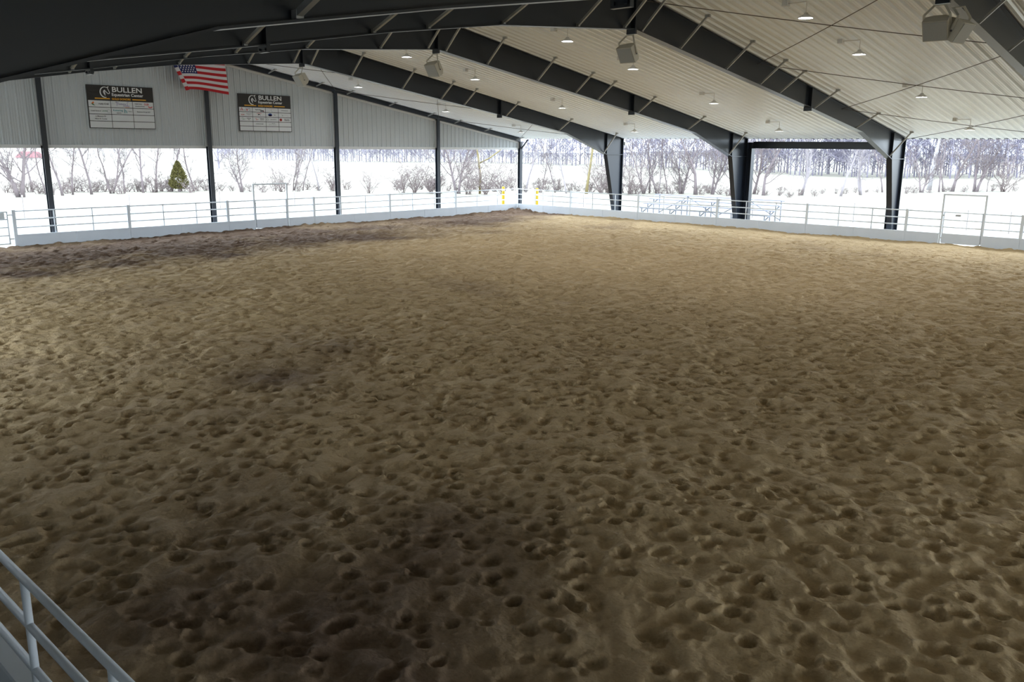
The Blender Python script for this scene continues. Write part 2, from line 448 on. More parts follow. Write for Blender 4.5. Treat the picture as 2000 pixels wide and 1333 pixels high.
def circ(cx, cy, rx, ry, n=14): return [(cx+rx*math.cos(2*PI*i/n), cy+ry*math.sin(2*PI*i/n)) for i in range(n+1)]
S1 = {(0, 0): [('t', 'Holly Craft', .69, .48, .36, 'ink'), ('p', [(.12, .5), (.22, .85), (.26, .62), (.2, .45)], 'orange'), ('p', [(.13, .48), (.2, .5), (.3, .16), (.18, .28)], 'green'), ('p', [(.16, .55), (.2, .6), (.2, .45)], 'ink')],
      (0, 1): [('t', 'Tindsoms', .5, .56, .36, 'purple'), ('s', [(.27, .2), (.27, .92), (.2, .84), (.36, .86)], .05, 'purple'), ('s', [(.76, .3), (.77, .95), (.86, .88)], .05, 'purple'), ('s', [(.56, .28), (.86, .25)], .09, 'purple'), ('s', [(.66, .08), (.86, .06)], .06, 'orange')],
      (0, 2): [('t', 'Preble County', .27, .68, .2, 'ink'), ('t', 'Agricultural Society', .34, .3, .2, 'ink'), ('t', 'FAIR', .67, .62, .5, 'red', .8), ('s', [(.74, .3), (.84, .14), (.95, .3)], .14, 'red')],
      (1, 0): [('t', 'Creech Farms &', .3, .45, .24, 'ink'), ('t', 'LAWN', .71, .45, .28, 'green'), ('s', circ(.9, .45, .07, .3), .03, 'grey')],
      (1, 1): [('t', 'Kettering', .3, .62, .4, 'teal', 1.05), ('t', 'HEALTH', .33, .2, .2, 'ink'), ('t', 'h', .66, .5, .95, 'teal', 1.1), ('t', 'PREBLE', .87, .5, .18, 'grey')],
      (1, 2): [('t', 'Simmons Group LLC', .5, .5, .25, 'ink', 1.05)],
      (2, 0): [('t', 'In Memory Of', .5, .7, .27, 'ink', 1.05), ('t', 'Albert B. Combs', .5, .3, .27, 'ink', 1.05)]}
S2 = {(0, 0): [('s', [(.07, .2), (.2, .85), (.32, .2)], .1, 'red'), ('s', [(.14, .2), (.2, .5), (.26, .2)], .08, 'red'), ('t', 'Wayne Family', .66, .75, .24, 'purple'), ('t', 'the', .44, .32, .26, 'ink'), ('p', [(.52, .45), (.56, .55), (.6, .45), (.64, .55), (.68, .45), (.6, .15)], 'red'), ('t', 'of Us', .82, .32, .26, 'ink')],
      (0, 1): [('t', "Patsi's Back", .45, .5, .4, 'ink', .9), ('p', [(.6, .12), (.9, .12), (.85, .4), (.62, .35)], 'ink'), ('s', [(.82, .1), (.9, .1)], .1, 'red')],
      (0, 2): [('s', [(.25, .85), (.5, .78), (.75, .85)], .03, 'orange'), ('s', [(.48, .65), (.4, .5), (.48, .35)], .05, 'grey'), ('t', 'farm', .5, .15, .15, 'grey')],
      (0, 3): [('t', 'The Family of John Potter', .5, .5, .19, 'ink')],
      (1, 0): [('t', 'ROOK', .25, .35, .32, 'red'), ('t', 'CONSTRUCTION', .72, .62, .19, 'grey'), ('t', 'COMPANY', .72, .35, .19, 'grey'), ('s', [(.2, .75), (.42, .75)], .04, 'grey')],
      (1, 1): [('s', [(.3, .72), (.5, .84), (.68, .74)], .07, 'red'), ('p', [(.4, .45), (.42, .66), (.55, .62), (.6, .3), (.57, .3), (.54, .42), (.45, .42), (.43, .3), (.4, .3)], 'ink')],
      (1, 2): [('p', circ(.34, .5, .16, .36)[:-1], 'blue'), ('p', [(.24, .2), (.45, .18), (.5, .4), (.2, .45)], 'red'), ('p', [(.25, .45), (.33, .72), (.45, .42)], 'gold'), ('t', 'Toma', .7, .5, .25, 'ink')],
      (1, 3): [('s', [(.25, .7), (.32, .3), (.34, .65)], .05, 'grey'), ('s', [(.4, .5), (.8, .52)], .03, 'grey'), ('s', [(.7, .3), (.8, .3)], .03, 'grey')],
      (2, 0): [('s', [(.15, .6), (.25, .75), (.3, .5), (.22, .3), (.35, .35), (.42, .6)], .05, 'green'), ('t', 'FARMHOUSE', .7, .65, .2, 'ink'), ('t', 'FARM', .7, .35, .2, 'ink')],
      (2, 1): [('s', [(.15, .6), (.25, .75), (.3, .5), (.22, .3), (.35, .35), (.42, .6)], .06, 'red'), ('t', 'FARMHOUSE', .7, .65, .2, 'ink'), ('t', 'AUCTION', .7, .35, .2, 'ink')],
      (2, 2): [('s', circ(.12, .5, .06, .22), .05, 'ink'), ('t', 'K. TREE GROUP LLC', .58, .5, .2, 'ink')],
      (2, 3): [('p', circ(.16, .5, .1, .33)[:-1], 'red'), ('p', circ(.16, .5, .05, .16)[:-1], 'gold'), ('t', 'PREBLE COUNTY', .66, .65, .2, 'ink'), ('t', 'COMMISSIONERS', .66, .35, .2, 'ink')],
      (3, 1): [('t', 'ART SMITH JR & FAMILY', .5, .5, .2, 'ink')],
      (3, 2): [('s', [(.2, .3), (.28, .62), (.36, .4), (.46, .68), (.55, .42), (.8, .5)], .05, 'grey'), ('t', 'The Stables', .58, .72, .2, 'grey'), ('s', [(.22, .22), (.8, .25)], .03, 'grey')]}
sign(-25.62, 4.50, 2.70, 1.70, 'dark donor sign with a white grid of twelve cells, farther from the corner column', 3, 4, S1)
sign(-18.98, 4.50, 2.75, 1.67, 'dark donor sign with a white grid of twenty small cells', 4, 5, S2)

# ------------------------------------------------------------------ flag on the end wall over the ridge column
def flag():
    t = thing('flag', 'red, white and blue striped flag hanging over the end wall column', 'flag', (.0, 0, 0))
    XF = .42
    TL, TR, BR, BL = [atX(px, py, XF) for px, py in ((334, 108), (435, 109), (446, 183), (367, 175))]
    def pos(u, v):   # u along the fly, v down
        a = TL.lerp(TR, u); b = BL.lerp(BR, u); p = a.lerp(b, v)
        p.z += .045*math.sin(u*PI*1.35+.3)*(1 if v > 0 else 1); p.x += .05*math.sin(u*7+v*2)+.03
        return p
    NU, NV = 24, 26
    for part, test, m_, j0, j1 in [(('red_stripe', 'white_stripe')[q % 2], q % 2, ('fred', 'fwhite')[q % 2], 2*q, 2*q+2) for q in range(13)]+[('canton', 2, 'fblue', 0, 14)]:
        mb = MB()
        for j in range(j0, j1):
            for i in range(NU):
                st = j//2; can = (st < 7 and i < NU*.36)
                k = 2 if can else st % 2
                if k != test: continue
                q = [pos(i/NU, j/NV), pos((i+1)/NU, j/NV), pos((i+1)/NU, (j+1)/NV), pos(i/NU, (j+1)/NV)]
                q = [v+Vector((e, 0, 0)) for e in (0, -.006) for v in q]
                mb.add(q, [(0, 3, 2, 1), (4, 5, 6, 7)])
        mb.build(part, M[m_], t)
    st = MB()
    for r in range(9):
        for c in range(6 - r % 2):
            u = .02+(c+.5+(.5 if r % 2 else 0))*.34/6; v = (r+.7)*7/13/9.6
            p = pos(u, v)+Vector((.008, 0, 0)); vs = []
            for k in range(10):
                a = PI/2+k*PI/5; rr = .042 if k % 2 == 0 else .018
                vs.append((p.x, p.y+rr*math.cos(a), p.z+rr*math.sin(a)))
            st.add(vs, [tuple(range(10))])
    st.build('stars', M['fwhite'], t)['kind'] = 'stuff'
    # turned-back hoist strip along the slanting edge
    n = 8
    for part, m_, sel in (('folded_hoist_blue', 'fblue', lambda k: k < 3), ('folded_hoist_white', 'fwhite', lambda k: k >= 3 and k % 2 == 1), ('folded_hoist_red', 'fred', lambda k: k >= 3 and k % 2 == 0)):
        mb = MB()
        for k in range(n+1):
            if not sel(k): continue
            def e(v, o):
                p = pos(0, v); return p+Vector((.035+.02*o, .02-.17*o, -.02-.05*o))
            v0, v1 = k/(n+1), (k+1)/(n+1)
            mb.add([e(v0, 0), e(v0, 1), e(v1, 1), e(v1, 0)], [(0, 1, 2, 3)])
            mb.add([e(v0, 0)-Vector((.005, 0, 0)), e(v0, 1)-Vector((.005, 0, 0)), e(v1, 1)-Vector((.005, 0, 0)), e(v1, 0)-Vector((.005, 0, 0))], [(3, 2, 1, 0)])
        mb.build(part, M[m_], t)
    a, b = pos(0, -.02)+Vector((.045, .02, 0)), pos(0, .93)+Vector((.045, .02, 0))
    MB().tube([a, b], .008, 6).build('hoist_cord', M['fwhite'], t)
    c0, c1 = TL.lerp(TR, -.05), TL.lerp(TR, 1.05)
    MB().tube([c0+Vector((.05, 0, .05)), c1+Vector((.05, 0, .05))], .018, 6).build('flag_pole', M['galv'], t)
    MB().beam((.05, (c0.y+c1.y)/2, c0.z+.05), (.48, (c0.y+c1.y)/2, c0.z+.05), .04, .04).build('wall_bracket', M['galv'], t)
flag()

# ------------------------------------------------------------------ fences
HF = 1.38; RZ = (1.38, 1.065, .76); KT = .47
class Fence:
    """posts at the given stations along an axis; ax=1 runs along Y at X=c, ax=0 runs along X at Y=c; inn = +1/-1 arena side"""
    def __init__(s, label, ax, c, inn):
        s.t = thing('arena_fence', label, 'fence'); s.ax = ax; s.c = c; s.inn = inn
    def P(s, a, off, z): return (s.c+off*s.inn, a, z) if s.ax else (a, s.c+off*s.inn, z)
    def bx(s, a0, a1, o0, o1, z0, z1, name, m):
        p, q = s.P(a0, o0, z0), s.P(a1, o1, z1)
        return MB().box([min(u, v) for u, v in zip(p, q)], [max(u, v) for u, v in zip(p, q)]).build(name, M[m], s.t)
    def post(s, a, w=.12, h=HF+.03): s.bx(a-w/2, a+w/2, -.055, .055, -.05, h, 'post', 'fence')
    def bay(s, a, b, ups):
        a0, b0 = (a, b) if a < b else (b, a)
        for z in RZ: MB().tube([s.P(a0, 0, z-.025), s.P(b0, 0, z-.025)], .025, 10).build('rail', M['fence'], s.t, True)
        for k in range(ups):
            x = a0+(b0-a0)*(k+1)/(ups+1)
            MB().tube([s.P(x, 0, KT-.02), s.P(x, 0, HF-.03)], .024, 10).build('upright', M['fence'], s.t, True)
        mid = (a0+b0)/2
        for u0, u1 in (((a0, mid), (mid, b0)) if b0-a0 > 2.5 else ((a0, b0),)):
            s.bx(u0+.006, u1-.006, .03, .075, -.05, KT, 'kick_board', 'kick')
        s.bx(a0, b0, -.02, .03, KT-.04, KT, 'board_rail', 'fence')
XF_, YF_, YN_ = .56, -.86, -38.36
fl = Fence('white pipe and kick board fence under the end wall with the flag', 1, XF_, 1)
ps = [YF_, -6.05, -10.85, -15.6, -20.2, -24.67, -29.0]
for a in ps: fl.post(a)
G1 = (-18.85, -17.08)
for a, b in zip(ps, ps[1:]):
    if b == -20.2: fl.bay(a, G1[1]+.04, 0); fl.bay(G1[0]-.04, b, 0)
    else: fl.bay(a, b, 2)
frt = Fence('white pipe and kick board fence under the open side facing the bleacher', 0, YF_, -1)
ps2 = [XF_+.12, 4.85, 9.62, 14.45, 19.19, 23.7, 28.15, 32.7]
for a in ps2[1:]: frt.post(a)
G2 = (25.12, 26.75)
for a, b in zip(ps2, ps2[1:]):
    if b == 28.15: frt.bay(a, G2[0]-.04, 0); frt.bay(G2[1]+.04, b, 0)
    else: frt.bay(a, b, 2)
fn = Fence('white pipe and kick board fence along the spectator side', 0, YN_, 1)
ps3 = [23.3, 25.4+.0, 29.9, 34.4]
HN = HF
for a in (24.9, 29.45): fn.post(a)
fn.bay(24.9, 29.45, 2)
# the bay in view, uprights where the rail shows them
a0, b0 = 29.45, 34.0
fn.post(b0)
for z in RZ: MB().tube([fn.P(a0, 0, z-.025), fn.P(b0, 0, z-.025)], .025, 14).build('rail', M['fence'], fn.t, True)
for x in (31.27, 32.56): MB().tube([fn.P(x, 0, KT), fn.P(x, 0, HF-.03)], .024, 14).build('upright', M['fence'], fn.t, True)
fn.bx(a0, b0, .03, .075, -.05, .53, 'kick_board', 'kick'); fn.bx(a0, b0, -.06, .09, .53, .57, 'board_cap', 'fence')

def walk_gate(label, ax, c, inn, a0, a1, sgn):
    t = thing('walk_gate', label, 'gate', group='walk-through gates in the fence')
    f = Fence.__new__(Fence); f.t = t; f.ax = ax; f.c = c; f.inn = inn
    for a in (a0, a1): f.bx(a-.035, a+.035, -.035, .035, -.05, 2.06, 'gate_post', 'fence')
    f.bx(a0-.035, a1+.035, -.03, .03, 2.06, 2.12, 'header', 'fence')
    g0, g1 = a0+.075, a1-.065
    hinge, latch = (g0, g1) if sgn > 0 else (g1, g0)
    for a in (g0, g1): MB().tube([f.P(a, 0, .10), f.P(a, 0, HF-.0)], .025, 10).build('gate_stile', M['fence'], t, True)
    for z in RZ: MB().tube([f.P(g0, 0, z-.025), f.P(g1, 0, z-.025)], .022, 10).build('gate_rail', M['fence'], t, True)
    f.bx(g0, g1, .02, .055, .06, KT, 'gate_panel', 'kick')
    lb = f.bx(latch-.22 if latch > hinge else latch, latch if latch > hinge else latch+.22, .03, .055, .72, .76, 'latch', 'galv')
    for z in (.25, 1.2): f.bx(hinge-.06, hinge+.02, -.02, .03, z, z+.05, 'hinge', 'galv')
    if ax == 0: f.bx(g0+.45, g0+.66, .03, .036, 1.20, 1.28, 'notice_plate', 'grey')
    return t
walk_gate('tall white framed walk gate in the fence below the many-celled sign', 1, XF_, 1, G1[0], G1[1], 1)
walk_gate('tall white framed walk gate with a notice in the open side fence', 0, YF_, -1, G2[0], G2[1], 1)
# pipe gate past the last post of the end fence
pg = thing('pipe_gate', 'pipe livestock gate with a grey plate on the last post of the end fence', 'gate')
ya, yb = -29.22, -33.0
for y in (ya, yb): MB().tube([(XF_, y, .12), (XF_, y, 1.36)], .025, 10).build('gate_stile', M['fence'], pg, True)
for z in (.14, .45, .76, 1.06, 1.34): MB().tube([(XF_, ya, z), (XF_, yb, z)], .022, 10).build('gate_rail', M['fence'], pg, True)
MB().box((XF_+.02, ya-.62, 1.08), (XF_+.035, ya-.10, 1.32)).build('plate', M['wallp'], pg)
for z in (.3, 1.2): MB().box((XF_-.02, ya, z), (XF_+.02, ya+.17, z+.04)).build('hinge', M['galv'], pg)

# ------------------------------------------------------------------ sand floor
rng = np.random.default_rng(7)
GX0, GX1, GY0, GY1, CS = .4, 38.0, -38.6, -.5, .02
nx, ny = int((GX1-GX0)/CS), int((GY1-GY0)/CS)
def fnoise(corr, aniso=1., ang=0., seed=0):
    r = np.random.default_rng(seed); a = r.standard_normal((nx, ny)).astype(np.float32)
    kx = np.fft.fftfreq(nx, CS)[:, None]; ky = np.fft.rfftfreq(ny, CS)[None, :]
    c, s = math.cos(ang), math.sin(ang); u = (kx*c+ky*s)*aniso; v = -kx*s+ky*c
    f = np.exp(-(2*PI*corr)**2*(u*u+v*v)/4)
    b = np.fft.irfft2(np.fft.rfft2(a)*f, s=(nx, ny)); return (b/b.std()).astype(np.float32)
H = .010*fnoise(.24, .55, .75, 1)+.018*fnoise(1.1, 1, 0, 3)
H -= .007*np.abs(fnoise(.17, .6, .9, 4))
H += .0022*fnoise(.045, .55, .85, 12)
dampf = fnoise(2.2, .6, .8, 5)*.5+fnoise(.6, 1, 0, 6)*.3
def prints(NP, r0, r1, d0, d1, sharp, rim, tilt, frog):
    px_ = rng.uniform(GX0+.3, GX1-.3, NP); py_ = rng.uniform(GY0+.3, GY1-.3, NP)
    Rr = rng.uniform(r0, r1, NP); el = rng.uniform(1.0, 1.4, NP); an = rng.normal(.8, .8, NP); dp = d0+(d1-d0)*rng.uniform(0, 1, NP)**1.5
    kind = rng.uniform(0, 1, NP)
    for k in range(NP):
        R_ = Rr[k]; e = int(R_*el[k]*1.9/CS)+1
        i, j = int((px_[k]-GX0)/CS), int((py_[k]-GY0)/CS)
        i0, i1, j0, j1 = max(0, i-e), min(nx, i+e+1), max(0, j-e), min(ny, j+e+1)
        gx = (np.arange(i0, i1)-i)[:, None]*CS; gy = (np.arange(j0, j1)-j)[None, :]*CS
        c, s_ = math.cos(an[k]), math.sin(an[k]); u = (gx*c+gy*s_)/(R_*el[k]); v = (-gx*s_+gy*c)/R_
        r = np.sqrt(u*u+v*v); d = dp[k]; w = np.exp(-r**sharp)
        patch = H[i0:i1, j0:j1]
        bed = float(patch.mean())-d*(1+tilt*u)
        if kind[k] < frog: bed = bed+.02*np.exp(-((r-.45)/.18)**2)      # fresh print with a raised frog
        H[i0:i1, j0:j1] = patch*(1-w)+bed*w+rim*d*np.exp(-((r-1.3)/.35)**2)
prints(18000, .075, .125, .018, .042, 2.4, .16, .2, 0)
H += .0022*fnoise(.05, .6, .85, 13)
prints(17000, .050, .085, .026, .075, 3.6, .24, .25, .2)
H += .0014*fnoise(.03, .7, .85, 14)
GXs = GX0+np.arange(nx)*CS; GYs = GY0+np.arange(ny)*CS
# sand pushed up against the boards
bx_ = np.exp(-((GXs-.7)/.28)**2)[:, None]*(.06+.016*np.sin(GYs*1.1)[None, :]+.012*np.sin(GYs*4.1+1)[None, :])
by_ = np.exp(-((GYs+.78)/.28)**2)[None, :]*(.08+.03*np.sin(GXs*.9+.6)[:, None]+.016*np.sin(GXs*5)[:, None])
H += np.clip(bx_, 0, 1)+np.clip(by_, 0, 1)
H += .14*np.exp(-(((GXs-1.2)/.8)**2)[:, None]-(((GYs+1.7)/1.2)**2)[None, :])*(1+.5*fnoise(.08, 1, 0, 9))
# clods in the damp track by the end fence
TW = np.interp(GYs, [-38.6, -30, -20, -10, -3, -.5], [8.8, 8.5, 8.0, 6.6, 5.0, 4.4])
track = 1/(1+np.exp((GXs[:, None]-TW[None, :]-.5*fnoise(.8, 1, 0, 21))/0.7))
H += track*.020*fnoise(.09, .8, .5, 11)
damp = np.clip(track*(1.0+.35*dampf)*1.0+np.clip(.28*dampf-.12, 0, .6), 0, 1)
nl = np.exp(-(((GXs-30.5)/3.6)**2)[:, None]-(((GYs+36.2)/2.3)**2)[None, :])
damp = np.clip(damp+nl*(.8+.4*dampf), 0, 1)
br_ = np.exp(-(((GXs-24)/3.5)**2)[:, None]-(((GYs+32.8)/3.2)**2)[None, :]); damp = np.clip(damp+.45*br_*(1+.8*dampf), 0, 1)
def samp(A, x, y):
    fx = np.clip((x-GX0)/CS, 0, nx-1.001); fy = np.clip((y-GY0)/CS, 0, ny-1.001)
    i = fx.astype(int); j = fy.astype(int); a = fx-i; b = fy-j
    return A[i, j]*(1-a)*(1-b)+A[i+1, j]*a*(1-b)+A[i, j+1]*(1-a)*b+A[i+1, j+1]*a*b
q = .00245; rs = [3.0]
while rs[-1] < 66: rs.append(rs[-1]+min(.10, max(.0175, rs[-1]*q)))
rs = np.array(rs); th0 = math.atan2(FWD.y, FWD.x); ths = np.linspace(th0-.72, th0+.72, int(1.44/q))
X_ = CAM.x+rs[:, None]*np.cos(ths)[None, :]; Y_ = CAM.y+rs[:, None]*np.sin(ths)[None, :]
xlo, xhi, ylo, yhi = XF_+.03, 37.9, YN_-.0, YF_-.03
Xc = np.clip(X_, xlo, xhi); Yc = np.clip(Y_, ylo, yhi)
inside = (X_ == Xc) & (Y_ == Yc)
Z_ = samp(H, Xc, Yc); D_ = samp(damp, Xc, Yc)
nr, na = X_.shape
verts = np.stack([Xc, Yc, Z_], -1).reshape(-1, 3).astype(np.float32)
idx = np.arange(nr*na).reshape(nr, na)
quads = np.stack([idx[:-1, :-1], idx[1:, :-1], idx[1:, 1:], idx[:-1, 1:]], -1).reshape(-1, 4)
okq = inside.reshape(-1)[quads].any(1); quads = quads[okq][:, ::-1]
used = np.unique(quads); remap = np.full(nr*na, -1); remap[used] = np.arange(len(used))
verts = verts[used]; dvals = D_.reshape(-1)[used]; quads = remap[quads]
# flat bed under the detailed sand, reaching the rest of the arena
bz = -.10; nb = len(verts)
bed = np.array([(XF_, YN_, bz), (60, YN_, bz), (60, YF_, bz), (XF_, YF_, bz)], np.float32)
verts = np.concatenate([verts, bed]); dvals = np.concatenate([dvals, np.full(4, .2)]); quads = np.concatenate([quads, [[nb, nb+1, nb+2, nb+3]]])
me = bpy.data.meshes.new('floor'); me.vertices.add(len(verts)); me.vertices.foreach_set('co', verts.ravel())
me.loops.add(quads.size); me.loops.foreach_set('vertex_index', quads.ravel().astype(np.int32))
me.polygons.add(len(quads)); me.polygons.foreach_set('loop_start', np.arange(0, quads.size, 4, dtype=np.int32)); me.polygons.foreach_set('loop_total', np.full(len(quads), 4, np.int32))
me.polygons.foreach_set('use_smooth', np.ones(len(quads), bool))
at = me.attributes.new('damp', 'FLOAT', 'POINT'); at.data.foreach_set('value', dvals.astype(np.float32))
me.update(calc_edges=True); me.validate()
ms = bpy.data.materials.new('arena_sand'); ms.use_nodes = True; nt = ms.node_tree; b = nt.nodes['Principled BSDF']; b.inputs['Roughness'].default_value = .95; b.inputs['Specular IOR Level'].default_value = .15
tc = nt.nodes.new('ShaderNodeTexCoord'); an_ = nt.nodes.new('ShaderNodeAttribute'); an_.attribute_name = 'damp'
n1 = nt.nodes.new('ShaderNodeTexNoise'); n1.inputs['Scale'].default_value = 38; n1.inputs['Detail'].default_value = 8; n1.inputs['Roughness'].default_value = .7
n2 = nt.nodes.new('ShaderNodeTexNoise'); n2.inputs['Scale'].default_value = 1.3; n2.inputs['Detail'].default_value = 4
for n in (n1, n2): nt.links.new(tc.outputs['Object'], n.inputs['Vector'])
dry = nt.nodes.new('ShaderNodeMix'); dry.data_type = 'RGBA'; dry.inputs['A'].default_value = (.40, .28, .148, 1); dry.inputs['B'].default_value = (.65, .49, .28, 1)
wet = nt.nodes.new('ShaderNodeMix'); wet.data_type = 'RGBA'; wet.inputs['A'].default_value = (.105, .066, .042, 1); wet.inputs['B'].default_value = (.205, .138, .096, 1)
mx = nt.nodes.new('ShaderNodeMix'); mx.data_type = 'RGBA'
add = nt.nodes.new('ShaderNodeMath'); add.operation = 'ADD'
sub = nt.nodes.new('ShaderNodeMath'); sub.operation = 'MULTIPLY_ADD'; sub.inputs[1].default_value = .5; sub.inputs[2].default_value = -.25
nt.links.new(n2.outputs['Fac'], sub.inputs[0]); nt.links.new(sub.outputs[0], add.inputs[0]); nt.links.new(n1.outputs['Fac'], add.inputs[1])
for m_ in (dry, wet): nt.links.new(add.outputs[0], m_.inputs['Factor'])
nt.links.new(an_.outputs['Fac'], mx.inputs['Factor']); nt.links.new(dry.outputs['Result'], mx.inputs['A']); nt.links.new(wet.outputs['Result'], mx.inputs['B'])
nt.links.new(mx.outputs['Result'], b.inputs['Base Color'])
bp = nt.nodes.new('ShaderNodeBump'); bp.inputs['Strength'].default_value = .9; bp.inputs['Distance'].default_value = .02
nt.links.new(n1.outputs['Fac'], bp.inputs['Height']); nt.links.new(bp.outputs['Normal'], b.inputs['Normal'])
n3 = nt.nodes.new('ShaderNodeTexNoise'); n3.inputs['Scale'].default_value = 4.2; n3.inputs['Detail'].default_value = 3; n3.inputs['Roughness'].default_value = .6
nt.links.new(tc.outputs['Object'], n3.inputs['Vector'])
bp3 = nt.nodes.new('ShaderNodeBump'); bp3.inputs['Strength'].default_value = .8; bp3.inputs['Distance'].default_value = .09
nt.links.new(n3.outputs['Fac'], bp3.inputs['Height']); nt.links.new(bp3.outputs['Normal'], bp.inputs['Normal'])
me.materials.append(ms); struct(link('floor', me))

# ------------------------------------------------------------------ unseen walls behind the camera, guessed and placed to shape light on the sand
struct(MB().box((21.5, -WID-.40, 0), (XEND, -WID-.25, zlin(0)-.1)).build('wall_spectator_added', M['wallp']))
bw = MB(); bw.prism([(.2, 3.6), (.2, zlin(0)), (-HALF, zlin(HALF)), (-WID-.2, zlin(0)), (-WID-.2, 3.6)], XEND, XEND+.1)
struct(bw.build('wall_back_added', M['wallp']))

# ------------------------------------------------------------------ outside ground
def gz(x, y):
    r = math.hypot(x-CAM.x, y-CAM.y)
    return -.05+max(0, r-110)*.004*math.sin(x*.011+y*.007)
mb = MB(); n = 70
ax = [(-1 if k < 0 else 1)*700*(abs(k)/n)**2 for k in range(-n, n+1)]
for x in ax:
    for y in ax:
        X, Y = x+10, y-10
        zz = gz(X, Y)
        if -.3 < X-XF_ < 60 and YN_ < Y < YF_+.3: zz = -.16
        mb.v.append((X, Y, zz))
m1 = len(ax)
for i in range(m1-1):
    for j in range(m1-1): mb.f.append((i*m1+j, (i+1)*m1+j, (i+1)*m1+j+1, i*m1+j+1)); mb.m.append(0)
gm = mat('dry_winter_grass', (.205, .19, .15), .95, noise=.5, nscale=.14, bump=.4, bscale=9)
struct(mb.build('ground', gm, smooth=True))
# concrete strip under the fences and columns
struct(MB().box((-.6, YN_, -.14), (XF_+.02, .6, -.03)).box((XF_+.02, YF_-.02, -.14), (60, .6, -.03)).build('trim_3', M['concrete']))

# ------------------------------------------------------------------ bollards, stakes, bleacher, wall light
for (px, py), pl, lab in (((983, 366), ('X', -.9), 'yellow banded bollard outside the end wall fence by the corner column'), ((1049, 369), ('Y', 1.2), 'yellow banded bollard outside the open side fence by the corner column')):
    p = atX(px, py, pl[1]) if pl[0] == 'X' else atY(px, py, pl[1])
    t = thing('bollard', lab, 'bollard', (p.x, p.y, -.05), group='yellow bollards')
    h = p.z+.10
    MB().lathe([(.095, 0), (.095, h-.06), (.08, h-.015), (.0, h)], n=16).build('post', M['yellow'], t, True)
    for z in (.62, .95, 1.22): MB().lathe([(.099, z), (.099, z+.07)], n=16).build('reflective_band', M['white'], t, True)
for k, (px, dd, hh) in enumerate(((38, 52.5, 1.25), (248, 56, 1.1), (426, 57, 1.2), (573, 58, 1.05), (785, 58.5, 1.05), (931, 59, 1.0), (1061, 60, 1.0), (1141, 58, 1.1), (1475, 52, 1.1), (1675, 51, 1.2), (1901, 49, 1.15), (1986, 48, 1.2))):
    p = atdist(px, dd)
    t = thing('fence_stake', 'thin dark fence stake standing in the field outside the arena', 'stake', (p.x, p.y, -.08), group='thin stakes in the field')
    MB().tube([(0, 0, 0), (.0, 0, hh)], .022, 6).build('rod', M['stake'], t)
    MB().box((-.03, -.025, hh-.10), (.03, .025, hh)).build('insulator', M['white'], t)
bl = thing('bleacher', 'low aluminium bleacher standing in the field outside the open side', 'bleacher', (7.0, 2.6, -.05))
LB = 8.4
for r in range(4):
    z, y = .42+.24*r, .15+.62*r
    MB().box((0, y, z), (LB, y+.28, z+.045)).build('seat_plank', M['alu'], bl)
    if r: MB().box((0, y-.32, z-.26), (LB, y-.06, z-.22)).build('foot_plank', M['alu'], bl)
for k in range(5):
    x = .25+k*(LB-.5)/4
    fm = MB()
    for r in range(4):
        y = .29+.62*r; fm.beam((x, y, 0), (x, y, .42+.24*r), .045, .045)
    fm.beam((x, .1, .03), (x, 2.35, .03), .05, .05); fm.beam((x, .29, .15), (x, 2.15, .95), .045, .045)
    fm.build('support_frame', M['alu'], bl)
for k in range(4):
    x0 = .25+k*(LB-.5)/4; x1 = x0+(LB-.5)/4
    if k % 2: x0, x1 = x1, x0
    MB().beam((x0, 2.18, .1), (x1, 2.18, 1.1), .04, .04).build('cross_brace', M['alu'], bl)
wl = thing('wall_light', 'small grey floodlight on the outside of the frame column next to the corner', 'light', (L, .17, 4.0))
MB().box((-.04, .0, .0), (.04, .08, .16)).build('mount', M['galv'], wl); MB().prism([(.08, .02), (.36, .0), (.36, .16), (.08, .2)], -.14, .14).build('housing', M['galv'], wl)

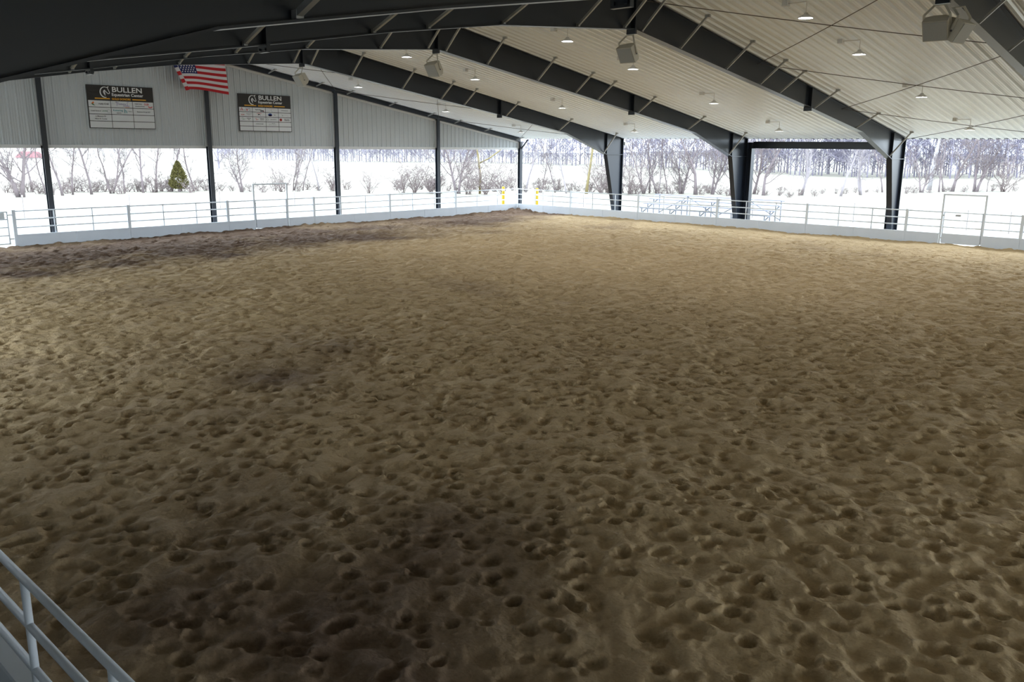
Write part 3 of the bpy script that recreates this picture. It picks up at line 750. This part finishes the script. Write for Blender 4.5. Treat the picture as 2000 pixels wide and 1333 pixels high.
# ------------------------------------------------------------------ trees
def grow(seed, h, r0, levels=3, n1=14, n2=6, n3=5, spread=.9, lean=.08, start=.2, forks=1, gn=.16, up=.35, rmin=.010):
    """returns (trunk MB, branches MB) of a bare tree"""
    R = random.Random(seed); tk, br = MB(), MB()
    def path(p, d, ln, nseg, wob, upb):
        pts = [p.copy()]; d = d.normalized()
        for _ in range(nseg):
            d = (d+Vector((R.gauss(0, wob), R.gauss(0, wob), R.gauss(0, wob)+upb))).normalized(); p = p+d*(ln/nseg); pts.append(p.copy())
        return pts
    def child(pts, f):
        x = f*(len(pts)-1); i = min(int(x), len(pts)-2); return pts[i].lerp(pts[i+1], x-i), (pts[i+1]-pts[i]).normalized()
    def side(d, ang):
        o = d.orthogonal().normalized(); o.rotate(Matrix.Rotation(R.uniform(0, 2*PI), 3, d)); return (d*math.cos(ang)+o*math.sin(ang)).normalized()
    for f in range(forks):
        a = R.uniform(0, 2*PI); ln = h*(1 if f == 0 else R.uniform(.7, .95)); tilt = lean if forks == 1 else R.uniform(.1, .3)
        base = Vector((0, 0, 0)) if forks == 1 else Vector((math.cos(a)*r0*1.2, math.sin(a)*r0*1.2, 0))
        pts = path(base, Vector((math.cos(a)*tilt, math.sin(a)*tilt, 1)), ln, 9, .05+gn*.3, .05)
        rads = [r0*(1.25 if i == 0 else 1)*(1-.85*i/9) for i in range(10)]
        tk.tube(pts, rads, 7)
        for k in range(n1):
            u = start+(1-start)*((k+R.random())/n1)**.9; u = min(u, .985)
            p, d = child(pts, u); l1 = h*.42*(1-u*.62)*R.uniform(.7, 1.2)*spread
            b1 = path(p, side(d, R.uniform(.6, 1.15)), l1, 5, gn, up*.25)
            ra = max(rmin*1.6, r0*.42*(1-u*.75)); br.tube(b1, [ra*(1-.8*i/5) for i in range(6)], 4, cap=False)
            for _ in range(n2):
                v = R.uniform(.2, 1); p2, d2 = child(b1, v); l2 = l1*.5*R.uniform(.5, 1.1)*(1.15-.5*v)
                b2 = path(p2, side(d2, R.uniform(.4, 1.0)), l2, 3, gn*1.2, up*.2)
                rb = max(rmin, ra*.4); br.tube(b2, [rb, rb*.8, rb*.6, rb*.3], 3, cap=False)
                if levels > 2:
                    for _ in range(n3):
                        p3, d3 = child(b2, R.uniform(.15, 1)); l3 = l2*.5*R.uniform(.5, 1.1)
                        b3 = path(p3, side(d3, R.uniform(.3, .9)), l3, 2, gn, up*.15)
                        br.tube(b3, [rmin*.9, rmin*.7, rmin*.4], 3, cap=False)
    return tk, br
def shrub(seed, h, stems=9, spread=.75, n2=7, n3=4, r=.03, rmin=.009):
    R = random.Random(seed); tk, br = MB(), MB()
    for s in range(stems):
        a = R.uniform(0, 2*PI); t = R.uniform(.08, spread); d = Vector((math.cos(a)*t, math.sin(a)*t, 1)).normalized()
        p = Vector((R.gauss(0, .12), R.gauss(0, .12), 0)); pts = [p.copy()]; ln = h*R.uniform(.65, 1.1)
        for _ in range(6):
            d = (d+Vector((R.gauss(0, .1), R.gauss(0, .1), R.gauss(0, .05)))).normalized(); p = p+d*ln/6; pts.append(p.copy())
        tk.tube(pts, [r*(1-.85*i/6) for i in range(7)], 5)
        for _ in range(n2):
            i = R.randint(1, 5); q0 = pts[i].lerp(pts[i+1], R.random()); o = Vector((R.gauss(0, 1), R.gauss(0, 1), R.uniform(.1, 1.1))).normalized()
            l = ln*R.uniform(.18, .42); q1 = q0+o*l*.5; q2 = q1+(o+Vector((R.gauss(0, .3), R.gauss(0, .3), .25))).normalized()*l*.5
            br.tube([q0, q1, q2], [rmin*1.5, rmin*1.1, rmin*.5], 3, cap=False)
            for _ in range(n3):
                w0 = q0.lerp(q2, R.uniform(.2, 1)); o2 = (o+Vector((R.gauss(0, .7), R.gauss(0, .7), R.gauss(.1, .5)))).normalized()
                w1 = w0+o2*l*.3; w2 = w1+(o2+Vector((R.gauss(0, .3), R.gauss(0, .3), .2))).normalized()*l*.25
                br.tube([w0, w1, w2], [rmin, rmin*.8, rmin*.4], 3, cap=False)
    return tk, br
def proto(tb, m): return (tb[0].mesh('trunk', M[m], True), tb[1].mesh('branches', M[m], True))
PR = {
    'slim': proto(grow(1, 9, .085, n1=24, n2=6, n3=5, spread=.5, start=.12, up=.5), 'bark'),
    'slim2': proto(grow(2, 8, .075, n1=22, n2=6, n3=5, spread=.55, start=.15, up=.5, lean=.15), 'bark'),
    'fork': proto(grow(3, 8.5, .075, n1=15, n2=6, n3=5, spread=.55, start=.15, forks=3, up=.5), 'bark'),
    'round': proto(grow(4, 6.5, .13, n1=18, n2=8, n3=7, spread=1.1, start=.12, up=.4, forks=2), 'bark'),
    'big': proto(grow(5, 11, .20, n1=24, n2=8, n3=6, spread=.9, start=.12, gn=.2), 'bark'),
    'pale': proto(grow(6, 8, .10, n1=16, n2=6, n3=5, spread=.8, start=.2), 'barkl'),
    'pale2': proto(grow(16, 8, .12, n1=13, n2=6, n3=5, spread=.9, start=.2, forks=3), 'barkl'),
    'moss': (grow(7, 12, .125, n1=12, n2=5, n3=4, spread=.6, start=.3, lean=.02)),
    'syc': proto(grow(8, 13, .22, n1=14, n2=6, n3=5, spread=.9, start=.3, gn=.2), 'syc'),
    'shrub': proto(shrub(1, 2.2), 'brush'), 'shrub2': proto(shrub(2, 3.0, 12, .9), 'brush'), 'shrub3': proto(shrub(3, 1.5, 14, 1.1, 8, 5), 'brush'),
}
mk = PR['moss']; PR['moss'] = (mk[0].mesh('trunk', M['moss'], True), mk[1].mesh('branches', M['bark'], True))
TR = random.Random(5)
def tree(kind, px, dist, sc=1., label='', group=None, name=None, cat='tree'):
    p = atdist(px, dist)
    t = thing(name or ('bare_shrub' if 'shrub' in kind else 'bare_tree'), label, 'shrub' if 'shrub' in kind else cat, (p.x, p.y, gz(p.x, p.y)-.03), TR.uniform(0, 6.28), group)
    t.scale = (sc, sc, sc*TR.uniform(.95, 1.08))
    link('trunk', PR[kind][0], t); link('branches', PR[kind][1], t); return t
for px, dd, k, sc, lab in ((60, 80, 'slim', .9, 'short slim bare tree behind the dense brushy tree'), (85, 76, 'slim2', .8, 'thin bare sapling between the dense brushy tree and the end wall column'),
        (118, 74, 'slim', 1.0, 'slim bare tree just past the end wall column, first of two'), (138, 75, 'slim2', .95, 'slim bare tree just past the end wall column, second of two'),
        (175, 75, 'slim', 1.1, 'straight slim bare tree below the sign with twelve cells'), (215, 76, 'fork', 1.0, 'three-stemmed bare tree below the sign with twelve cells'),
        (240, 76, 'slim2', .9, 'thin bare tree beside the three-stemmed tree'), (277, 76.5, 'slim', 1.05, 'slim bare tree midway between the three-stemmed tree and the evergreen'),
        (303, 77, 'slim2', 1.1, 'slim bare tree next to the evergreen on the side of the three-stemmed tree'), (333, 78, 'slim', 1.0, 'slim bare tree right behind the evergreen'),
        (376, 78, 'slim2', 1.05, 'slim bare tree between the evergreen and the column under the flag')):
    tree(k, px, dd, sc, lab, 'slim bare trees beyond the end wall')
tree('round', 36, 73, 1.15, 'dense bare tree with a brushy foot beside the pipe gate view')
tree('round', 472, 76, .72, 'wide bare spreading tree behind the walk gate below the many-celled sign')
tree('fork', 572, 77, .75, 'pale forked bare tree behind the fence past the walk gate')
for px, dd, k, sc in ((590, 78, 'slim', .62), (622, 77.5, 'pale', .6), (545, 76, 'shrub2', .95), (650, 77, 'shrub', 1.0)):
    tree(k, px, dd, sc, 'small bare tree in the row between the walk gate and the open field' if 'shrub' not in k else 'twiggy brown shrub in the row behind the walk gate', 'small growth behind the walk gate')
tree('shrub2', 718, 73.5, .82, 'round lone twiggy shrub in the open field beyond the end wall')
for px, dd, k, sc in ((788, 74, 'shrub2', .9), (812, 74, 'shrub2', 1.05), (838, 73, 'shrub2', 1.1), (858, 73, 'shrub3', 1.2)):
    tree(k, px, dd, sc, 'brown twiggy shrub in the thicket next to the end wall column', 'thicket shrubs near the corner')
tree('round', 893, 73, .95, 'spreading bare tree between the last end wall columns')
tree('shrub2', 915, 72, 1.1, 'tall brown shrub between the spreading bare tree and the broken mossy tree', 'brush around the broken tree'); tree('shrub2', 945, 72, 1.2, 'tall brown shrub at the foot of the broken mossy tree', 'brush around the broken tree'); tree('shrub2', 985, 73, 1.1, 'tall brown shrub between the broken mossy tree and the corner column', 'brush around the broken tree')
# broken mossy tree with one slanting limb
p = atdist(937, 73); t = thing('broken_tree', 'broken tree stub with a slanting yellow mossy limb near the corner', 'tree', (p.x, p.y, -.05))
MB().tube([(0, 0, 0), (.05, 0, 1.6), (-.12, -.1, 3.2), (-.28, -.2, 4.3)], [.11, .095, .08, .05], 7).build('trunk', M['moss'], t, True)
a = RGT.copy(); a.z = 0; a.normalize()
MB().tube([(0, 0, 2.55), tuple(a*.8+Vector((0, 0, 2.95))), tuple(a*1.7+Vector((0, 0, 3.6))), tuple(a*2.1+Vector((0, 0, 4.0)))], [.06, .055, .045, .03], 6).build('limb', M['moss'], t, True)
for px, dd, k, sc, lab, g in (
    (1027, 76, 'pale', .9, 'pale bare tree behind the corner column', None),
    (1085, 76, 'slim', .7, 'slender bare tree past the corner column, beside the pointed bare tree', 'slender trees past the corner'), (1060, 77, 'slim2', .7, 'slender bare tree past the corner column, beside the pale bare tree', 'slender trees past the corner'),
    (1107, 74.5, 'pale', .72, 'pointed bare tree with fine twigs next to the mossy trunk', None),
    (1146, 74.5, 'moss', .95, 'tall tree with a yellow mossy trunk beside the first frame column', None),
    (1172, 75, 'shrub2', 1.15, 'grey shrub between the mossy trunk and the first frame column, nearer the trunk', 'shrubs by the first frame column'), (1192, 76, 'shrub2', 1.1, 'grey shrub between the mossy trunk and the first frame column, nearer the column', 'shrubs by the first frame column'), (1230, 75, 'shrub2', 1.15, 'grey shrub just past the first frame column on the bleacher side', 'shrubs by the first frame column'),
    (1258, 76, 'fork', .9, 'straight bare trunks in the clump behind the bleacher', 'straight trunks behind the bleacher'), (1270, 77, 'slim', .8, 'straight bare trunks in the clump behind the bleacher', 'straight trunks behind the bleacher'), (1286, 76, 'fork', .85, 'straight bare trunks in the clump behind the bleacher', 'straight trunks behind the bleacher'), (1305, 77, 'slim2', .8, 'straight bare trunks in the clump behind the bleacher', 'straight trunks behind the bleacher'),
    (1360, 76, 'big', .72, 'large many-branched bare tree behind the bleacher', None), (1332, 77, 'round', .8, 'rounded bare tree between the straight trunks and the large many-branched tree', 'rounded trees behind the bleacher'), (1392, 77, 'round', .85, 'rounded bare tree between the large many-branched tree and the crooked tree', 'rounded trees behind the bleacher'),
    (1430, 76, 'round', .9, 'crooked bare tree against the second frame column', None),
    (1494, 77, 'big', .62, 'bare tree with an upright trunk just past the portal post', None), (1475, 79, 'big', .6, 'bare tree half hidden by the portal post', None),
    (1568, 79, 'pale2', .85, 'pale bare tree forking low under the portal beam', None), (1646, 79, 'pale', .95, 'pale bare tree with a straight trunk under the portal beam', None), (1686, 82, 'pale2', .75, 'small pale bare tree under the portal beam close to the third frame', None),
    (1727, 88, 'slim', .8, 'slim bare tree by the third frame column', None), (1803, 90, 'round', .7, 'bushy bare tree next to the white-barked tree', None), (1818, 96, 'syc', .95, 'tall white-barked tree beyond the open side', None),
    (1838, 92, 'slim', .85, 'thin bare trunk beside the white-barked tree', 'thin trunks by the white-barked tree'), (1846, 93, 'slim2', .9, 'thin bare trunk beside the white-barked tree', 'thin trunks by the white-barked tree'),
    (1864, 94, 'big', .75, 'dark-trunked bare tree above the framed walk gate', None), (1907, 95, 'round', 1.1, 'wide branching bare tree past the framed walk gate', None), (1963, 97, 'shrub2', 1.3, 'low rounded shrub at the field edge past the framed walk gate', None), (1932, 96, 'slim2', .5, 'short bare sapling between the wide tree and the low shrub', None)):
    tree(k, px, dd, sc, lab, g)
# undergrowth along the field edge: nobody could count it
bsp = []
for k, px in enumerate(list(range(8, 420, 15))+list(range(428, 690, 22))+list(range(770, 1010, 18))+list(range(1030, 1440, 14))+list(range(1480, 1760, 22))+list(range(1770, 1995, 24))):
    dd = 76 if px < 1600 else 80+(px-1600)*.045
    bsp.append((px+TR.uniform(-6, 6), dd+TR.uniform(-1, 4), TR.uniform(.6, 1.1) if px < 1450 else TR.uniform(.4, .7)))
def flat(mb):
    return np.array(mb.v, np.float32), np.array([f for f in mb.f if len(f) == 4], np.int32)
def joined(pair):
    v, f = flat(pair[0]); v2, f2 = flat(pair[1]); return (np.concatenate([v, v2]), np.concatenate([f, f2+len(v)]))
def woods(name, label, spots, protos, m_, cat):
    V, Fq, off = [], [], 0
    for px, dd, sc in spots:
        v, f = protos[TR.randrange(len(protos))]; p = atdist(px, dd); a = TR.uniform(0, 6.28); c, s = math.cos(a), math.sin(a)
        w = np.stack([(v[:, 0]*c-v[:, 1]*s)*sc+p.x, (v[:, 0]*s+v[:, 1]*c)*sc+p.y, v[:, 2]*sc+gz(p.x, p.y)-.1], -1)
        V.append(w); Fq.append(f+off); off += len(v)
    V = np.concatenate(V).astype(np.float32); Fq = np.concatenate(Fq).astype(np.int32)
    me = bpy.data.meshes.new(name); me.vertices.add(len(V)); me.vertices.foreach_set('co', V.ravel()); me.loops.add(Fq.size); me.loops.foreach_set('vertex_index', Fq.ravel())
    me.polygons.add(len(Fq)); kk = Fq.shape[1]; me.polygons.foreach_set('loop_start', np.arange(0, Fq.size, kk, dtype=np.int32)); me.polygons.foreach_set('loop_total', np.full(len(Fq), kk, np.int32))
    me.update(calc_edges=True); me.materials.append(M[m_]); o = link(name, me); tag(o, label, cat); o['kind'] = 'stuff'
woods('field_edge_brush', 'low dry brush growing all along the field edge under the bare trees', bsp, [joined(shrub(50+k, 1.5, 10, 1.1, 7, 4)) for k in range(3)], 'brush', 'brush')

# cedar
p = atdist(348, 77); t = thing('evergreen', 'yellow-green conical evergreen among the bare trees', 'tree', (p.x, p.y, -.05))
MB().tube([(0, 0, 0), (0, 0, 2.6)], [.09, .03], 7).build('trunk', M['bark'], t)
R = random.Random(9); cf = MB()
for k in range(2600):
    z = R.uniform(.25, 2.45); u = (z-.25)/2.2; rr = .95*(1-u)**.75*(.55+.45*min(1, u*5))*math.sqrt(R.uniform(.25, 1)); a = R.uniform(0, 2*PI)
    q = Vector((rr*math.cos(a), rr*math.sin(a), z)); d = Vector((math.cos(a)*.6+R.gauss(0, .3), math.sin(a)*.6+R.gauss(0, .3), .8)).normalized(); s = d.orthogonal().normalized(); s.rotate(Matrix.Rotation(R.uniform(0, 6.28), 3, d))
    l = R.uniform(.10, .2); cf.add([q-s*.03, q+s*.03, q+d*l*.6+s*.035, q+d*l, q+d*l*.6-s*.035], [(0, 1, 2, 3, 4)])
cf.build('foliage', M['cedar'], t)['kind'] = 'stuff'

# distant woods: too many trunks to count
def wood_tree(seed):
    R = random.Random(seed); V, F = [], []
    def spike(p, q, r):
        d = (q-p).normalized(); u = d.orthogonal().normalized(); w = d.cross(u); n = len(V)
        for k in range(3):
            a = 2.094*k; V.append(tuple(p+(u*math.cos(a)+w*math.sin(a))*r))
        V.append(tuple(q)); F.extend([(n, n+1, n+3), (n+1, n+2, n+3), (n+2, n, n+3)])
    h = R.uniform(12, 16); top = Vector((R.gauss(0, .7), R.gauss(0, .7), h)); spike(Vector((0, 0, 0)), top, .13)
    for k in range(20):
        u = .04+.93*(k+R.random())/20; p = top*u; a = R.uniform(0, 6.28); l = h*.34*(1.1-.75*u)*R.uniform(.7, 1.2)+.5
        q = p+Vector((math.cos(a), math.sin(a), R.uniform(.5, 1.6))).normalized()*l; spike(p, q, .05*(1.2-u))
        for _ in range(8):
            p2 = p.lerp(q, R.uniform(.15, .98)); d = ((q-p).normalized()+Vector((R.gauss(0, .6), R.gauss(0, .6), R.gauss(.2, .5)))).normalized(); q2 = p2+d*l*R.uniform(.25, .5); spike(p2, q2, .032)
            for _ in range(4):
                p3 = p2.lerp(q2, R.uniform(.1, .95)); d3 = (d+Vector((R.gauss(0, .7), R.gauss(0, .7), R.gauss(.15, .6)))).normalized(); spike(p3, p3+d3*l*R.uniform(.12, .28), .026)
    return np.array(V, np.float32), np.array(F, np.int32)
wp = [wood_tree(40+k) for k in range(6)]
WD = [(430, 300), (560, 245), (700, 218), (870, 215), (1020, 201), (1250, 165), (1400, 148), (1600, 131), (1800, 128), (2050, 140)]
def wdist(px):
    for (a, da), (b, db) in zip(WD, WD[1:]):
        if a <= px <= b: return da+(db-da)*(px-a)/(b-a)
    return WD[-1][1]
sp = []
for k in range(300):
    px = 425+1620*(k+TR.random())/300; sp.append((px, wdist(px)+TR.uniform(0, 30), TR.uniform(.7, 1.1)))
for k in range(90):
    px = 425+700*(k+TR.random())/90; sp.append((px, wdist(px)+TR.uniform(-3, 8), TR.uniform(.25, .45)))
woods('distant_woods', 'hazy bare woodland along the far side of the field', sp, wp, 'woods', 'woods')
woods('far_tree_line', 'short strip of far bare trees on the horizon beyond the slim trees', [(130+135*(k/15), 280+TR.uniform(-8, 15), TR.uniform(.2, .36)) for k in range(16)], wp, 'woods', 'woods')

# far barn
p = atdist(63, 270); bn = thing('barn', 'far barn with a red roof on the horizon', 'barn', (p.x, p.y, gz(p.x, p.y)-.05), math.atan2(RGT.y, RGT.x))
MB().box((-2.7, -2, 0), (2.7, 2, .5)).build('walls', M['barnw'], bn)
MB().add([(-3.0, -2.4, .4), (3.0, -2.4, .4), (2.4, 0, 2.0), (-2.4, 0, 2.0), (-3.0, 2.4, .4), (3.0, 2.4, .4)], [(0, 1, 2, 3), (3, 2, 5, 4), (1, 5, 2), (4, 0, 3), (0, 4, 5, 1)]).build('roof', M['barnr'], bn)
